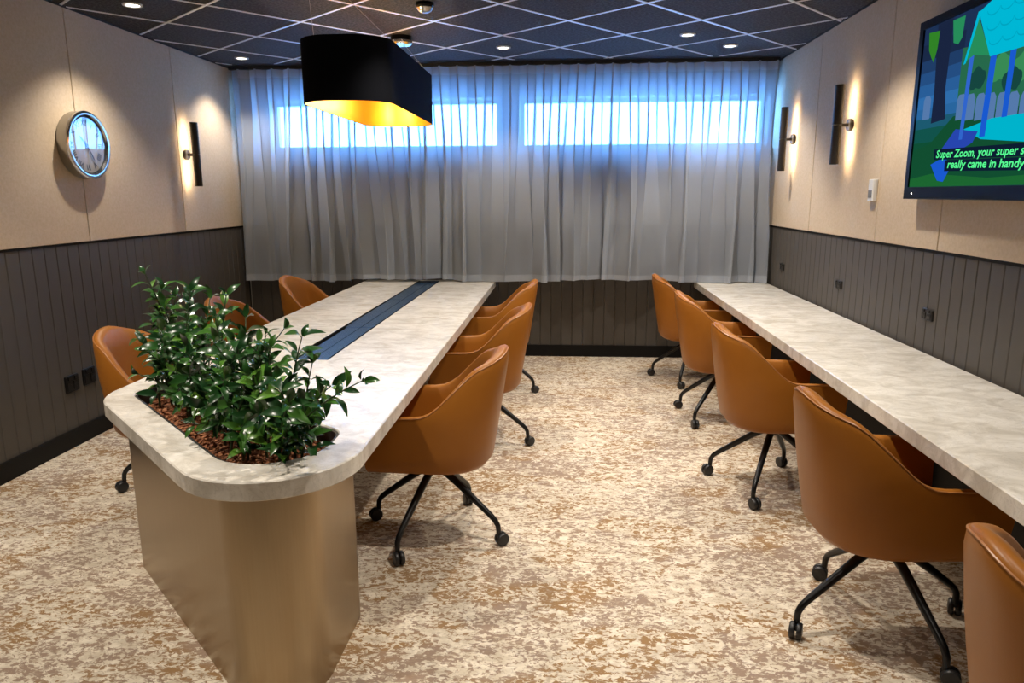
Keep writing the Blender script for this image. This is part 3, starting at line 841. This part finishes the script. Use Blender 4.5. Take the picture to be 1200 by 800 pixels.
# ------------------------------------------------------------------ television
TXF = RT-.080
TY0, TY1, TZ0, TZ1 = 4.168, 2.56, 1.563, 2.462      # y decreases towards the viewer's right
tv = thing('television', 'large black wall television showing a blue and green cartoon garden', 'television', (RT-.008, (TY0+TY1)/2, TZ0))
ty = lambda y: y-(TY0+TY1)/2
tz = lambda z: z-TZ0
tx = lambda d: TXF-(RT-.008)-d                      # d in front of the frame face
mbx = MB()
BZ = .040
mbx.box(tx(-.045), ty(TY1), tz(TZ0), tx(0), ty(TY1)+BZ, tz(TZ1)); mbx.box(tx(-.045), ty(TY0)-BZ, tz(TZ0), tx(0), ty(TY0), tz(TZ1))
mbx.box(tx(-.045), ty(TY1)+BZ, tz(TZ0), tx(0), ty(TY0)-BZ, tz(TZ0)+.062); mbx.box(tx(-.045), ty(TY1)+BZ, tz(TZ1)-BZ, tx(0), ty(TY0)-BZ, tz(TZ1))
mbx.build('bezel', 'tv_black', tv)
MB().box(tx(-.045), ty(TY1)+.05, tz(TZ0)+.05, 0, ty(TY0)-.05, tz(TZ1)-.05).build('back_housing', 'tv_black', tv)
# picture: flat lit shapes on the screen
PIC = {'navy': (.012, .030, .085), 'haze': (.03, .16, .42), 'lawn': (.006, .075, .030), 'lawn_light': (.012, .13, .030), 'fence': (.09, .19, .40), 'hedge': (.02, .14, .07), 'hedge_light': (.04, .25, .09), 'hedge_dark': (.008, .06, .05),
       'cyan': (.0, .47, .66), 'cyan_dark': (.0, .36, .52), 'green': (.02, .26, .10), 'leafp': (.03, .22, .02), 'blue': (.01, .10, .62), 'blue2': (.02, .06, .42), 'post': (.03, .13, .60), 'cap': (.004, .012, .03), 'capgreen': (.10, 1.0, .30), 'trunk': (.010, .018, .050), 'deck': (.0, .45, .60)}
for k, c_ in PIC.items(): emis('pic_'+k, c_, 1.0)
SCX = tx(-.010)
scr = MB().box(tx(-.016), ty(TY1)+BZ, tz(TZ0)+.062, SCX, ty(TY0)-BZ, tz(TZ1)-BZ).build('screen', 'pic_navy', tv)
sy0, sy1, sz0, sz1 = TY0-BZ, TY1+BZ, TZ0+.062, TZ1-BZ
_lay = [0]
def pic(name, col, pts):
    _lay[0] += 1
    P = clip_rect(pts, sy1+.001, sy0-.001, sz0+.001, sz1-.001)
    if len(P) < 3: return
    x = SCX-.0001*_lay[0]
    mb = MB(); mb.loft([[(x, ty(a), tz(b)) for a, b in P], [(x-.00008, ty(a), tz(b)) for a, b in P]])
    return mb.build(name, 'pic_'+col, scr)
HZ = [(2.34, (.010, .022, .060)), (2.26, (.014, .045, .13)), (2.20, (.018, .075, .22)), (2.14, (.022, .11, .31)), (2.08, (.028, .15, .40)), (2.02, (.022, .13, .34)), (1.97, (.012, .10, .16)), (1.92, (.006, .085, .070)), (1.85, (.005, .075, .035))]
for k, (z_, c_) in enumerate(HZ):
    emis('pic_haze%d' % k, c_, 1.0)
    zn = HZ[k+1][0] if k+1 < len(HZ) else 1.60
    pic('picture_haze', 'haze%d' % k, [(4.2, z_), (3.72, z_), (3.72, zn), (4.2, zn)])
pic('picture_hedge', 'hedge', [(3.73, 2.26), (3.5, 2.24), (2.5, 2.22), (2.5, 1.9), (3.73, 1.95)])
for yc, zc_, r_, c_ in ((3.40, 2.12, .07, 'hedge_light'), (3.22, 2.10, .08, 'hedge_light'), (3.58, 2.10, .06, 'hedge_dark'), (3.05, 2.13, .07, 'hedge_dark'), (2.85, 2.10, .09, 'hedge_light'), (3.31, 2.06, .06, 'hedge_dark')):
    pic('picture_bush', c_, [(yc+r_*1.2*math.cos(a_), zc_+r_*(.8+.15*math.sin(a_*5))*math.sin(a_)) for a_ in [2*PI*i_/20 for i_ in range(20)]])
pic('picture_lawn', 'lawn', [(3.75, 1.955), (2.5, 1.93), (2.5, 1.6), (4.2, 1.6), (4.2, 1.80), (3.95, 1.84)])
pic('picture_lawn_patch', 'lawn_light', [(4.2, 1.66), (3.9, 1.69), (3.4, 1.66), (2.5, 1.68), (2.5, 1.60), (4.2, 1.60)])
for k in range(19):
    y = 4.06-.083*k
    if 3.80 < y < 4.0: continue
    zt = 2.08-.10*(4.05-y); zb = zt-.115
    pic('picture_fence_board', 'fence', [(y, zb), (y, zt-.02), (y-.015, zt), (y-.055, zt), (y-.074, zt-.02), (y-.074, zb)])
pic('picture_trunk', 'trunk', [(3.99, 2.42), (3.84, 2.42), (3.85, 2.1), (3.82, 1.95), (3.96, 1.94), (3.96, 2.1)])
pic('picture_leaf', 'leafp', [(4.075, 2.395), (3.965, 2.385), (3.975, 2.30), (4.00, 2.24), (4.03, 2.27), (4.06, 2.31)])
pic('picture_leaf', 'green', [(3.845, 2.405), (3.735, 2.405), (3.745, 2.31), (3.775, 2.285), (3.82, 2.30)])
pic('picture_deck', 'deck', [(3.64, 1.885), (3.42, 1.914), (2.60, 1.905), (2.60, 1.80), (3.155, 1.797), (3.485, 1.83)])
pic('picture_slide', 'blue2', [(3.71, 1.892), (3.515, 1.866), (3.55, 1.82), (3.76, 1.76), (3.83, 1.80)])
pic('picture_slide_chute', 'blue', [(3.915, 1.735), (3.80, 1.765), (3.70, 1.735), (3.775, 1.648), (3.835, 1.655)])
for a, b, c_, d in ((3.657, 3.62, 3.672, 3.642), (3.481, 3.435, 3.50, 3.455), (3.336, 3.295, 3.345, 3.306), (2.95, 2.91, 2.955, 2.915)):
    pic('picture_post', 'blue' if a < 3.6 else 'post', [(a, 2.22), (b, 2.22), (d, 1.84 if a > 3.4 else 1.91), (c_, 1.84 if a > 3.4 else 1.91)])
pic('picture_gable', 'green', [(3.615, 2.37), (3.70, 2.19), (3.62, 2.21), (3.489, 2.184)])
pic('picture_roof', 'cyan', [(3.62, 2.39), (3.52, 2.42), (3.28, 2.42), (2.95, 2.40), (2.80, 2.17), (3.239, 2.177), (3.489, 2.180)])
pic('picture_roof_edge', 'cyan', [(3.625, 2.395), (3.60, 2.395), (3.685, 2.185), (3.705, 2.180)])
pic('picture_chimney', 'blue', [(3.40, 2.42), (3.33, 2.42), (3.33, 2.395), (3.40, 2.39)])
for r_ in range(3):
    for k in range(6):
        yc = 3.50-.10*k-.04*(r_ % 2)+.03*(2-r_); zc_ = 2.25+.065*r_
        if yc > 3.56-.04*(2-r_) + .04: continue
        arc = [(yc+.05*math.cos(a_), zc_-.028*math.sin(a_)) for a_ in [PI*i/8 for i in range(9)]]
        arc2 = [(yc+.046*math.cos(a_), zc_-.022*math.sin(a_)) for a_ in [PI*i/8 for i in reversed(range(9))]]
        x = SCX-.0058
        mb = MB(); q1 = [(x, ty(a), tz(b)) for a, b in arc]; q2 = [(x, ty(a), tz(b)) for a, b in reversed(arc2)]
        mb.loft([q1, q2], False, False, False); mb.build('picture_shingle', 'pic_cyan_dark', scr)
pic('caption_bar', 'cap', [(3.895, 1.808), (3.02, 1.790), (3.02, 1.738), (3.885, 1.757)])
pic('caption_bar', 'cap', [(3.775, 1.752), (3.08, 1.735), (3.08, 1.683), (3.772, 1.699)])
Tx = Matrix(((0, 0, -1), (-1, 0, 0), (0, 1, 0)))
def caption(s, ya, yb, za, zb):
    mk = lambda q: text_mesh(q, .052, 'pic_capgreen', 'caption_word', .12, .0010, 'LEFT')
    ex = lambda me: (min(v_.co.x for v_ in me.vertices), max(v_.co.x for v_ in me.vertices))
    x0, x1 = ex(mk(s)); k = abs(ya-yb)/(x1-x0); ang = math.atan2(zb-za, abs(ya-yb)); pre = ''
    for wd in s.split(' '):
        me = mk(wd); pre = (pre+' '+wd).strip(); dx = ex(mk(pre))[1]-ex(me)[1]
        o = link('caption_word', me, scr)
        o.matrix_local = Matrix.Translation((SCX-.0065, ty(ya), tz(za))) @ (Tx @ Matrix.Rotation(ang, 3, 'Z')).to_4x4() @ Matrix.Diagonal((k, 1.0, 1, 1)) @ Matrix.Translation((dx-x0, 0, 0))
caption('Super Zoom, your super s', 3.862, 3.150, 1.782, 1.764)
caption('really came in handy', 3.742, 3.135, 1.729, 1.712)
MB().cbox((tx(.0005), ty(4.075), tz(1.592)), (.001, .006, .006)).build('standby_light', 'lens_glow', tv)
MB().cbox((tx(.0005), ty(3.35), tz(1.5655)), (.001, 1.5, .003)).build('bezel_edge', 'navy_strip', tv)
